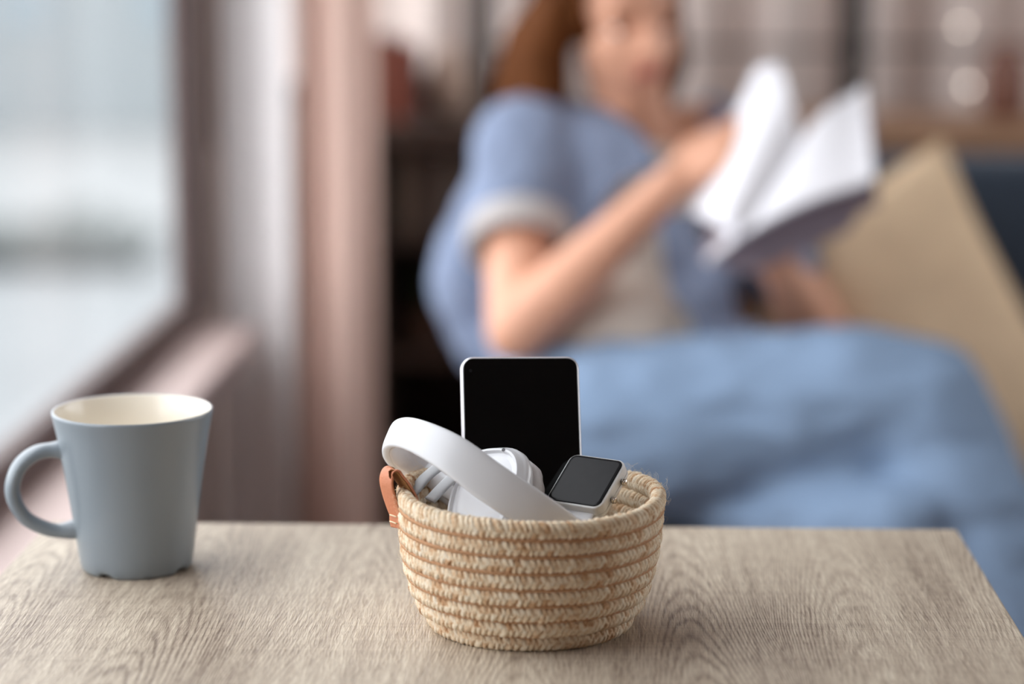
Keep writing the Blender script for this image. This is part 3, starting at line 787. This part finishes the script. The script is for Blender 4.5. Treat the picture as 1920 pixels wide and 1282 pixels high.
# ------------------------------------------------------------------ side table
TX0, TX1, TY0, TY1 = -0.382, 0.257, 0.93, 1.556
tb = thing('side_table', 'greyish-brown wood-grain side table carrying the mug and the basket', 'table', ((TX0+TX1)/2, (TY0+TY1)/2, 0))
Box('tabletop', (TX0, TX1, TY0, TY1, TABLE_Z-0.028, TABLE_Z), m_table, tb, 0.0015)
for x in (TX0+0.02, TX1-0.07):
    for y in (TY0+0.02, TY1-0.07): Box('leg', (x, x+0.05, y, y+0.05, 0, TABLE_Z-0.028), m_table, tb, 0.002)
for b_ in ((TX0+0.07, TX1-0.07, TY0+0.03, TY0+0.05, TABLE_Z-0.09, TABLE_Z-0.028), (TX0+0.07, TX1-0.07, TY1-0.05, TY1-0.03, TABLE_Z-0.09, TABLE_Z-0.028),
           (TX0+0.03, TX0+0.05, TY0+0.07, TY1-0.07, TABLE_Z-0.09, TABLE_Z-0.028), (TX1-0.05, TX1-0.03, TY0+0.07, TY1-0.07, TABLE_Z-0.09, TABLE_Z-0.028)):
    Box('apron', b_, m_table, tb)

# ------------------------------------------------------------------ mug
def on_table(px, py):
    d = (FW + RT*((px-960)/FPX) + UP*((641-py)/FPX)); k = (TABLE_Z-CAM.z)/d.z
    return CAM + d*k
mc = on_table(257, 1061)
mug = thing('mug', 'blue-grey stoneware mug with a cream inside, on the left of the table', 'mug', mc)
bm = bmesh.new(); N = 96
prof = [(0.0, 0.006), (0.030, 0.006), (0.0312, 0.003), (0.0315, 0.0), (0.0348, 0.0), (0.0362, 0.0025), (0.0375, 0.010), (0.0400, 0.030), (0.0445, 0.062), (0.0490, 0.090), (0.0514, 0.1015), (0.0520, 0.1035), (0.0519, 0.1047), (0.0512, 0.1053), (0.0504, 0.1051)]
rr = []
for r, z in prof:
    ring = []
    for k in range(N):
        a = 2*PI*k/N; zz = z
        if z < 0.003 and r > 0.03:          # three drain notches in the foot ring
            q = (math.degrees(a)-236) % 90
            if q < 20: zz = z+0.0026*max(0.0, math.sin(PI*q/20))**0.5
        ring.append(bm.verts.new((mc.x+max(r, 1e-4)*math.cos(a), mc.y+max(r, 1e-4)*math.sin(a), TABLE_Z+0.0002+zz)))
    rr.append(ring)
for i in range(len(rr)-1):
    for k in range(N): bm.faces.new((rr[i][k], rr[i][(k+1) % N], rr[i+1][(k+1) % N], rr[i+1][k]))
body = obj('cup_body', bm, m_mug, mug, smooth=True)
bm = bmesh.new()
lathe(bm, [(0.0504, 0.1051), (0.0499, 0.1044), (0.0494, 0.1030), (0.0468, 0.088), (0.0420, 0.058), (0.0376, 0.030), (0.0340, 0.012), (0.026, 0.0095), (0.0001, 0.009)], N, Matrix.Translation((mc.x, mc.y, TABLE_Z+0.0002)))
il = obj('inner_glaze', bm, m_cream, mug, smooth=True); il['label'] = 'cream glazed inside and rim'
ha = Vector((-0.97, -0.24, 0)).normalized()
def hp(o, z): return Vector((mc.x, mc.y, TABLE_Z+z)) + ha*o
hpth = catmull([hp(0.040, 0.0790), hp(0.050, 0.0805), hp(0.063, 0.0785), hp(0.0740, 0.0690), hp(0.0780, 0.0530), hp(0.0710, 0.0370), hp(0.0575, 0.0285), hp(0.046, 0.0265), hp(0.034, 0.0280)], 8)
sidev = Vector((-ha.y, ha.x, 0)); n = len(hpth)
bm = bmesh.new(); sc = []
for i in range(n):
    t = i/(n-1); e = max(0, 1-t/0.16)+max(0, 1-(1-t)/0.16)
    mid = math.exp(-((t-0.40)/0.22)**2)
    sc.append((0.0052+0.0042*mid+0.0028*e, 0.0046+0.0004*mid+0.0030*e))
sweep(bm, hpth, sellipse(1, 1, 2.2, 20), wdir=sidev, scale=sc)
obj('handle', bm, m_mug, mug, smooth=True)

# ------------------------------------------------------------------ basket
bc = on_table(994, 1165); bc.z = TABLE_Z
bas = thing('basket', 'small round coiled-rope basket with a tan leather loop on its left rim', 'basket', bc)
zs = [0.0056+0.0101*i for i in range(8)]
ro = [0.0628, 0.0690, 0.0728, 0.0757, 0.0776, 0.0788, 0.0797, 0.0806]
RA, RB = 0.0046, 0.0058
def warp(a, z):
    w_ = (z/0.08)**2
    return 0.0045*w_*max(0.0, -math.cos(a))**3 - 0.0012*w_*math.sin(a)**2*(math.sin(a) < 0)+0.0012*w_*math.sin(3*a+0.7)
def rwarp(a, z):
    w_ = (z/0.08)
    return 1-0.018*w_**3*max(0.0, -math.cos(a))**4+0.012*w_*(1-w_)*3*max(0.0, -math.cos(a))**2+0.006*w_*math.sin(2*a+1)
def rope_ring(Rc, zc, idx, NS=1150, NP=28, pitch=0.0037, flat=False):
    a = np.arange(NS)/NS*2*np.pi; ph = np.arange(NP)/NP*2*np.pi
    A, PH = np.meshgrid(a, ph, indexing='ij')
    Ls = Rc*A; npit = round(2*np.pi*Rc/pitch); u = A/(2*np.pi)*npit
    sec = np.floor(PH/(np.pi/2)).astype(int) % 4; fr = (PH/(np.pi/2)) % 1.0
    tri = np.where(sec % 2 == 0, fr, 1-fr)
    ofs = idx*0.37+np.where(sec >= 2, 0.4, 0.0)
    jit = 0.18*np.sin(A*17+idx*2.1)+0.12*np.sin(A*41+idx)
    t = u+0.95*tri+ofs+jit
    fi = np.floor(t).astype(int); ft_ = t-fi
    h = np.abs(np.sin(np.pi*ft_))**0.55*(0.55+0.45*np.sin(np.pi*fr)**0.5)
    tab = rng.rand(4, 4096)
    fl = tab[sec, fi % 4096]
    h = h*(0.75+0.45*tab[(sec+1) % 4, fi % 4096])
    tab2 = rng.rand(4, 4096)
    rad = 0.82+0.27*h
    wob = 1+0.03*np.sin(A*5+idx*1.7)+0.02*np.sin(A*13+idx)
    rw = np.array([rwarp(x, zc) for x in a])[:, None]; zw = np.array([warp(x, zc) for x in a])[:, None]
    rr_ = Rc*rw+RA*rad*np.cos(PH)*wob
    X = bc.x+rr_*np.cos(A); Y = bc.y+rr_*np.sin(A)
    Z = TABLE_Z+zc+zw+RB*rad*np.sin(PH)*wob
    if idx == 0: Z = np.maximum(Z, TABLE_Z+0.0003)
    co = np.stack([X, Y, Z], -1).reshape(-1, 3)
    i0 = np.arange(NS)[:, None]*NP+np.arange(NP)[None, :]
    i1 = np.roll(i0, -1, 1); i2 = np.roll(i1, -1, 0); i3 = np.roll(i0, -1, 0)
    F = np.stack([i0, i3, i2, i1], -1).reshape(-1, 4)
    me = bpy.data.meshes.new('rope_coil')
    me.vertices.add(len(co)); me.vertices.foreach_set('co', co.ravel())
    me.loops.add(F.size); me.loops.foreach_set('vertex_index', F.ravel().astype(np.int32))
    me.polygons.add(len(F)); me.polygons.foreach_set('loop_start', (np.arange(len(F))*4).astype(np.int32)); me.polygons.foreach_set('loop_total', np.full(len(F), 4, np.int32))
    me.polygons.foreach_set('use_smooth', np.ones(len(F), bool))
    me.update(calc_edges=True)
    at = me.attributes.new('strand_tone', 'FLOAT', 'POINT')
    val = 0.05+0.32*tab2[sec, fi % 4096]*fl+np.where(fl > 0.9, 0.08, 0.0)
    val = val+0.12*(1-np.abs(np.sin(np.pi*ft_))**0.5)  # browner towards the edges of each strand
    at.data.foreach_set('value', val.ravel().astype(np.float32))
    return me
for i in range(8):
    link('rope_coil', rope_ring(ro[i]-RA, zs[i], i), m_rope, bas)
# bottom: flat spiral of rope inside the first coil
bm = bmesh.new(); pts = []
nt_ = 6; 
for k in range(nt_*48+1):
    t = k/(nt_*48); a = 2*PI*nt_*t; r = 0.003+(0.0535-0.003)*t; pts.append(Vector((bc.x+r*math.cos(a), bc.y+r*math.sin(a), TABLE_Z+0.0050)))
sweep(bm, pts, circ(0.0045, 8)); bo = obj('base_spiral', bm, m_rope, bas, smooth=True)
# brown stitching in the grooves
for i in range(7):
    bm = bmesh.new()
    pts = []
    for k in range(360):
        a = 2*PI*k/360; z = (zs[i]+zs[i+1])/2; Rg = ((ro[i]+ro[i+1])/2-RA)*rwarp(a, z)+0.0030+0.0002*math.sin(k*1.9)
        pts.append(Vector((bc.x+Rg*math.cos(a), bc.y+Rg*math.sin(a), TABLE_Z+z+warp(a, z))))
    sweep(bm, pts, circ(0.0014, 8), closed=True); obj('stitching', bm, m_thread, bas, smooth=True)
# loose fibres
bm = bmesh.new()
for k in range(950):
    a = random.uniform(0, 2*PI); i = random.choice([0,1,2,3,4,5,6,7,7,7,7]); z = zs[i]; r = ro[i]*rwarp(a, z)
    e = random.uniform(-0.3, 1.5) if i == 7 else random.uniform(-0.8, .8)
    rc = r-RA
    p0 = Vector((bc.x+(rc+RA*math.cos(e))*math.cos(a), bc.y+(rc+RA*math.cos(e))*math.sin(a), TABLE_Z+z+warp(a, z)+RB*math.sin(e)))
    d = Vector((math.cos(e)*math.cos(a), math.cos(e)*math.sin(a), math.sin(e)))
    L_ = random.uniform(0.002, 0.0060); tg = Vector((-math.sin(a), math.cos(a), random.uniform(-.5, .5)))*random.choice((-1, 1))
    q = catmull([p0, p0+(d*.6+tg*.5)*L_*.5, p0+(d*.75+tg*1.2)*L_*.8, p0+(d*.4+tg*1.7+Vector((0,0,random.uniform(-.5,.6))))*L_], 3)
    sweep(bm, q, circ(0.000045, 3), caps=False)
obj('fibre', bm, m_fibre, bas)['kind'] = 'stuff'
# leather loop over the left rim
la = R(189)
lc = lambda rad, z: Vector((bc.x+rad*math.cos(la), bc.y+rad*math.sin(la), TABLE_Z+z))
lw = Vector((-math.sin(R(220)), math.cos(R(220)), 0))
lp = catmull([lc(0.0800, 0.0670), lc(0.0822, 0.0730), lc(0.0846, 0.0810), lc(0.0860, 0.0890), lc(0.0845, 0.0945), lc(0.0815, 0.0955), lc(0.0790, 0.0925), lc(0.0745, 0.0860), lc(0.0705, 0.0770), lc(0.0695, 0.0680)], 8)
bm = bmesh.new(); sweep(bm, lp, sellipse(0.0065, 0.0010, 4, 16), wdir=lw)
loop = obj('leather_loop', bm, m_leather, bas, smooth=True); loop['label'] = 'tan leather loop'
lp2 = []
for i, p in enumerate(lp):
    t = (lp[min(i+1, len(lp)-1)]-lp[max(i-1, 0)]).normalized(); nn = t.cross(lw).normalized()
    cen = lc(0.079, 0.080); nn = nn if (cen-p).dot(nn) > 0 else -nn
    lp2.append(p+nn*0.00115)
bm = bmesh.new(); sweep(bm, lp2, sellipse(0.0060, 0.0004, 4, 12), wdir=lw); obj('suede_lining', bm, m_leather_in, loop, smooth=True)
bm = bmesh.new(); sweep(bm, catmull([lc(0.0800, 0.0610), lc(0.0806, 0.0645), lc(0.0806, 0.0690)], 5), sellipse(0.0058, 0.0011, 4, 16), wdir=lw); obj('leather_tab', bm, m_leather, loop, smooth=True)
for k, z in enumerate((0.0640, 0.0680)):
    c = lc(0.0820, z); bm = bmesh.new(); sweep(bm, catmull([c-lw*0.0035, c+Vector((-.0006,0,.0003)), c+lw*0.0035], 3), circ(0.0005, 6)); obj('stitch', bm, m_fibre, loop, smooth=True)

# ------------------------------------------------------------------ phone
ph0 = P(979, 1020, 1.395)
t_c = P(975, 668, 1.404)                                   # top middle of the screen face
pu = (P(1088, 668, 1.4105)-P(862, 669, 1.3995)).normalized()
base_dir = Vector((0.0, -0.36, -1.0)); pv = -(base_dir-pu*base_dir.dot(pu)).normalized(); pn = pu.cross(pv).normalized()
if pn.dot(FW) > 0: pn = -pn
PWd, PHt, PTh = 0.0738, 0.148, 0.0078
pcen = t_c-pv*(PHt/2)
PM = frame(pcen, pu, pv, pu.cross(pv))
sgnp = 1 if pu.cross(pv).dot(FW) < 0 else -1
phone = thing('smartphone', 'black-screened phone with a white edge standing upright in the basket', 'phone', pcen-pv*PHt/2)
bm = bmesh.new(); ol = lambda ins: rrect(PWd-2*ins, PHt-2*ins, 0.0078-ins*0.6, 8)
slab(bm, ol, [(0.0016, -sgnp*PTh), (0.0004, -sgnp*(PTh-0.0009)), (0.0, -sgnp*(PTh-0.0022)), (0.0, -sgnp*0.0018), (0.0005, -sgnp*0.0007), (0.0012, 0.0)], PM)
obj('phone_frame', bm, m_phone, phone, smooth=False, bevel=0.0)
bm = bmesh.new(); ol2 = lambda ins: rrect(PWd-2*ins, PHt-2*ins, 0.0072-ins*0.6, 8)
slab(bm, ol2, [(0.0013, sgnp*0.00005), (0.0013, sgnp*0.0003), (0.0017, sgnp*0.0006)], PM)
scr = obj('screen', bm, m_glassblk, phone); scr['label'] = 'glossy black screen'
for x in (-0.028, 0.027):
    bm = bmesh.new(); M2 = PM @ Matrix.Translation((x, PHt/2, -sgnp*PTh/2)); box(bm, -0.0008, 0.0008, -0.0003, 0.00012, -PTh/2+0.002, PTh/2-0.002, M2); obj('antenna_line', bm, m_phonepink, phone)
bm = bmesh.new(); lathe(bm, [(0.0001, 0), (0.0010, 0)], 12, PM @ Matrix.Translation((-PWd/2+0.0058, PHt/2-0.0088, sgnp*0.00062))); obj('front_camera', bm, m_watchblk, phone)

# ------------------------------------------------------------------ smartwatch
wc = P(1098, 901, 1.366)
wu = V(32.4, -3.5, 20.5).normalized(); wvv = V(18.2, 27.1, -22.0); wvv = (wvv-wu*wvv.dot(wu)).normalized(); wn = wu.cross(wvv).normalized()
WM = frame(wc, wu, wvv, wn)
watch = thing('smartwatch', 'square white smartwatch with a blank dark screen resting in the basket', 'watch', wc-wn*0.01)
WW, WH = 0.0388, 0.0398
ol = lambda ins: rrect(WW-2*ins, WH-2*ins, max(0.0008, 0.0058-ins), 8)
bm = bmesh.new(); slab(bm, ol, [(0.0016, -0.0100), (0.0004, -0.0092), (0.0, -0.0080), (0.0, -0.0012), (0.0003, -0.0004), (0.0011, 0.0)], WM)
wcase = obj('watch_case', bm, m_case, watch, smooth=False)
bm = bmesh.new(); slab(bm, ol, [(0.0013, 0.00003), (0.0013, 0.0003), (0.0018, 0.0006), (0.0030, 0.0008)], WM); o = obj('screen', bm, m_watchblk, watch); o['label'] = 'dark charcoal screen'
# joint line round the case
bm = bmesh.new(); seam = [WM @ Vector((x, y, -0.0062)) for x, y in rrect(WW+0.0001, WH+0.0001, 0.0058, 8)]; sweep(bm, seam, circ(0.00014, 4), closed=True); obj('case_seam', bm, m_greypl, wcase)
for y in (0.0078, -0.0070):
    M2 = WM @ Matrix.Translation((WW/2, y, -0.0058)) @ Matrix.Rotation(PI/2, 4, 'Y')
    bm = bmesh.new(); rr = lathe(bm, [(0.0011, -0.0005), (0.0011, 0.0008), (0.0021, 0.0009), (0.0022, 0.0014), (0.0019, 0.0018), (0.0016, 0.0019), (0.0019, 0.0021), (0.0020, 0.0027), (0.0015, 0.0031), (0.0002, 0.0032)], 20, M2)
    obj('button', bm, m_steel, watch, smooth=True)['label'] = 'small steel push button'
# white strap curling down into the basket from both ends
def strap(sy):
    pts = [WM @ Vector((0, sy*(WH/2-0.001), -0.006)), WM @ Vector((0, sy*(WH/2+0.006), -0.0085)), WM @ Vector((0, sy*(WH/2+0.010), -0.018)), WM @ Vector((0, sy*(WH/2+0.004), -0.030)), WM @ Vector((0, sy*(WH/2-0.010), -0.036))]
    bm = bmesh.new(); sweep(bm, catmull(pts, 6), sellipse(0.0135, 0.0012, 4, 16), wdir=wu); obj('strap', bm, m_white, watch, smooth=True)
strap(-1)

# ------------------------------------------------------------------ headphones
hpn = thing('headphones', 'white over-ear headphones lying in the basket with the headband over its left rim', 'headphones', P(850, 900, 1.36))
cpts = [P(1080, 1015, 1.325), P(1035, 982, 1.318), P(985, 948, 1.314), P(920, 904, 1.314), P(850, 853, 1.320), P(795, 823, 1.333), P(758, 811, 1.348), P(736, 815, 1.366), P(734, 832, 1.384), P(750, 852, 1.397), P(785, 876, 1.404), P(830, 905, 1.406), P(870, 935, 1.402)]
U = V(0.377, 0.915, -0.145).normalized()
path = catmull(cpts, 10); n = len(path)
bm = bmesh.new(); sc = []
for i in range(n):
    t = i/(n-1); wdt = 0.0098+0.0022*math.exp(-((t-0.18)/0.22)**4)-0.0008*math.exp(-((t-0.58)/.08)**2)
    sc.append((wdt, 0.0031))
sweep(bm, path, sellipse(1, 1, 3.2, 28), wdir=U, scale=sc)
obj('headband', bm, m_white, hpn, smooth=True)
# padded inner side
cenU = P(900, 920, 1.36)
ip = []
for i in range(36, n-8):
    t = (path[min(i+1, n-1)]-path[max(i-1, 0)]).normalized(); nn = t.cross(U).normalized(); nn = nn if (cenU-path[i]).dot(nn) > 0 else -nn
    ip.append(path[i]+nn*0.0030)
bm = bmesh.new(); sweep(bm, ip, sellipse(0.0080, 0.0015, 3, 20), wdir=U); obj('headband_padding', bm, m_pad, hpn, smooth=True)
def ear_cup(c, nrm, upv, a, b, yoke=True):
    nrm = nrm.normalized(); ux = upv.cross(nrm).normalized(); uy = nrm.cross(ux).normalized()
    M = frame(c, ux, uy, nrm)
    def olf(s): return lambda ins: sellipse(a*s-ins, b*s-ins, 2.7, 48)
    bm = bmesh.new(); slab(bm, olf(1), [(0.004, -0.013), (0.0012, -0.011), (0, -0.007), (0.0006, -0.003), (0.0016, -0.0018), (0.0024, -0.0010), (0.0030, 0.0012), (0.0042, 0.0028), (0.0054, 0.0028), (0.0062, 0.0008)], M)
    cup = obj('ear_cup', bm, m_white2, hpn, smooth=True)
    md = cup.modifiers.new('e', 'EDGE_SPLIT'); md.split_angle = R(50)
    bm = bmesh.new(); slab(bm, olf(1), [(0.0072, -0.0004), (0.0074, 0.0004), (0.0090, 0.0010), (0.016, 0.0014)], M)
    pnl = obj('outer_panel', bm, m_greypl if False else m_white2, cup, smooth=True); pnl.modifiers.new('e', 'EDGE_SPLIT').split_angle = R(50)
    bm = bmesh.new(); seamp = [M @ Vector((x, y, 0.0002)) for x, y in sellipse(a-0.0067, b-0.0067, 2.7, 60)]; sweep(bm, seamp, circ(0.0005, 5), closed=True); obj('panel_groove', bm, m_seam, cup, smooth=True)
    # cushion: wrinkled ring
    bm = bmesh.new(); ring = []; ss = []
    for k, (x, y) in enumerate(sellipse(a-0.0085, b-0.0085, 2.5, 96)):
        ring.append(M @ Vector((x, y, -0.0200))); ss.append(1+0.03*math.sin(k*1.1)+0.05*math.sin(k*0.47+1))
    sweep(bm, ring, sellipse(0.0085, 0.0092, 2.4, 18), wdir=nrm, closed=True, scale=ss)
    obj('ear_cushion', bm, m_pad, cup, smooth=True)
    if yoke:
        pts = []
        for k in range(17):
            an = PI*(k/16)-0.0; pts.append(M @ Vector(((a+0.0035)*math.cos(an), (b+0.0040)*math.sin(an), -0.004)))
        bm = bmesh.new(); sweep(bm, catmull(pts, 2), sellipse(0.0040, 0.0016, 3, 12), wdir=nrm); obj('yoke', bm, m_white, cup, smooth=True)
    m_ = bmesh.new(); lathe(m_, [(0.0001, 0), (0.0012, 0)], 10, M @ Matrix.Translation((a*0.30, b*0.83, 0.0031))); obj('pinhole', m_, m_seam, cup)
    return M
M1 = ear_cup(P(908, 925, 1.350), V(-0.50, 0.50, 0.70), V(0.22, 0.9, -0.45), 0.0265, 0.0330, False)
M2_ = ear_cup(P(880, 1004, 1.352), V(-0.28, 0.90, 0.34), V(-0.75, 0.1, -0.6), 0.027, 0.031)
# folded yoke arms, seen under the band
for pts in ([P(772, 925, 1.366), P(800, 893, 1.374), P(832, 868, 1.378)], [P(806, 938, 1.358), P(838, 905, 1.364), P(872, 878, 1.366)]):
    bm = bmesh.new(); sweep(bm, catmull(pts, 6), sellipse(0.0042, 0.0012, 3, 14), wdir=V(0.75, -0.2, 0.6)); obj('yoke', bm, m_greypl, hpn, smooth=True)
# sliders joining band ends to cups
for pts in ([P(795, 884, 1.400), P(830, 908, 1.392), P(858, 925, 1.378)], [P(1045, 968, 1.322), P(1010, 985, 1.335), P(960, 985, 1.345)]):
    bm = bmesh.new(); sweep(bm, catmull(pts, 6), sellipse(0.0065, 0.0018, 3, 16), wdir=U); obj('slider', bm, m_white2, hpn, smooth=True)
bpy.context.view_layer.update()
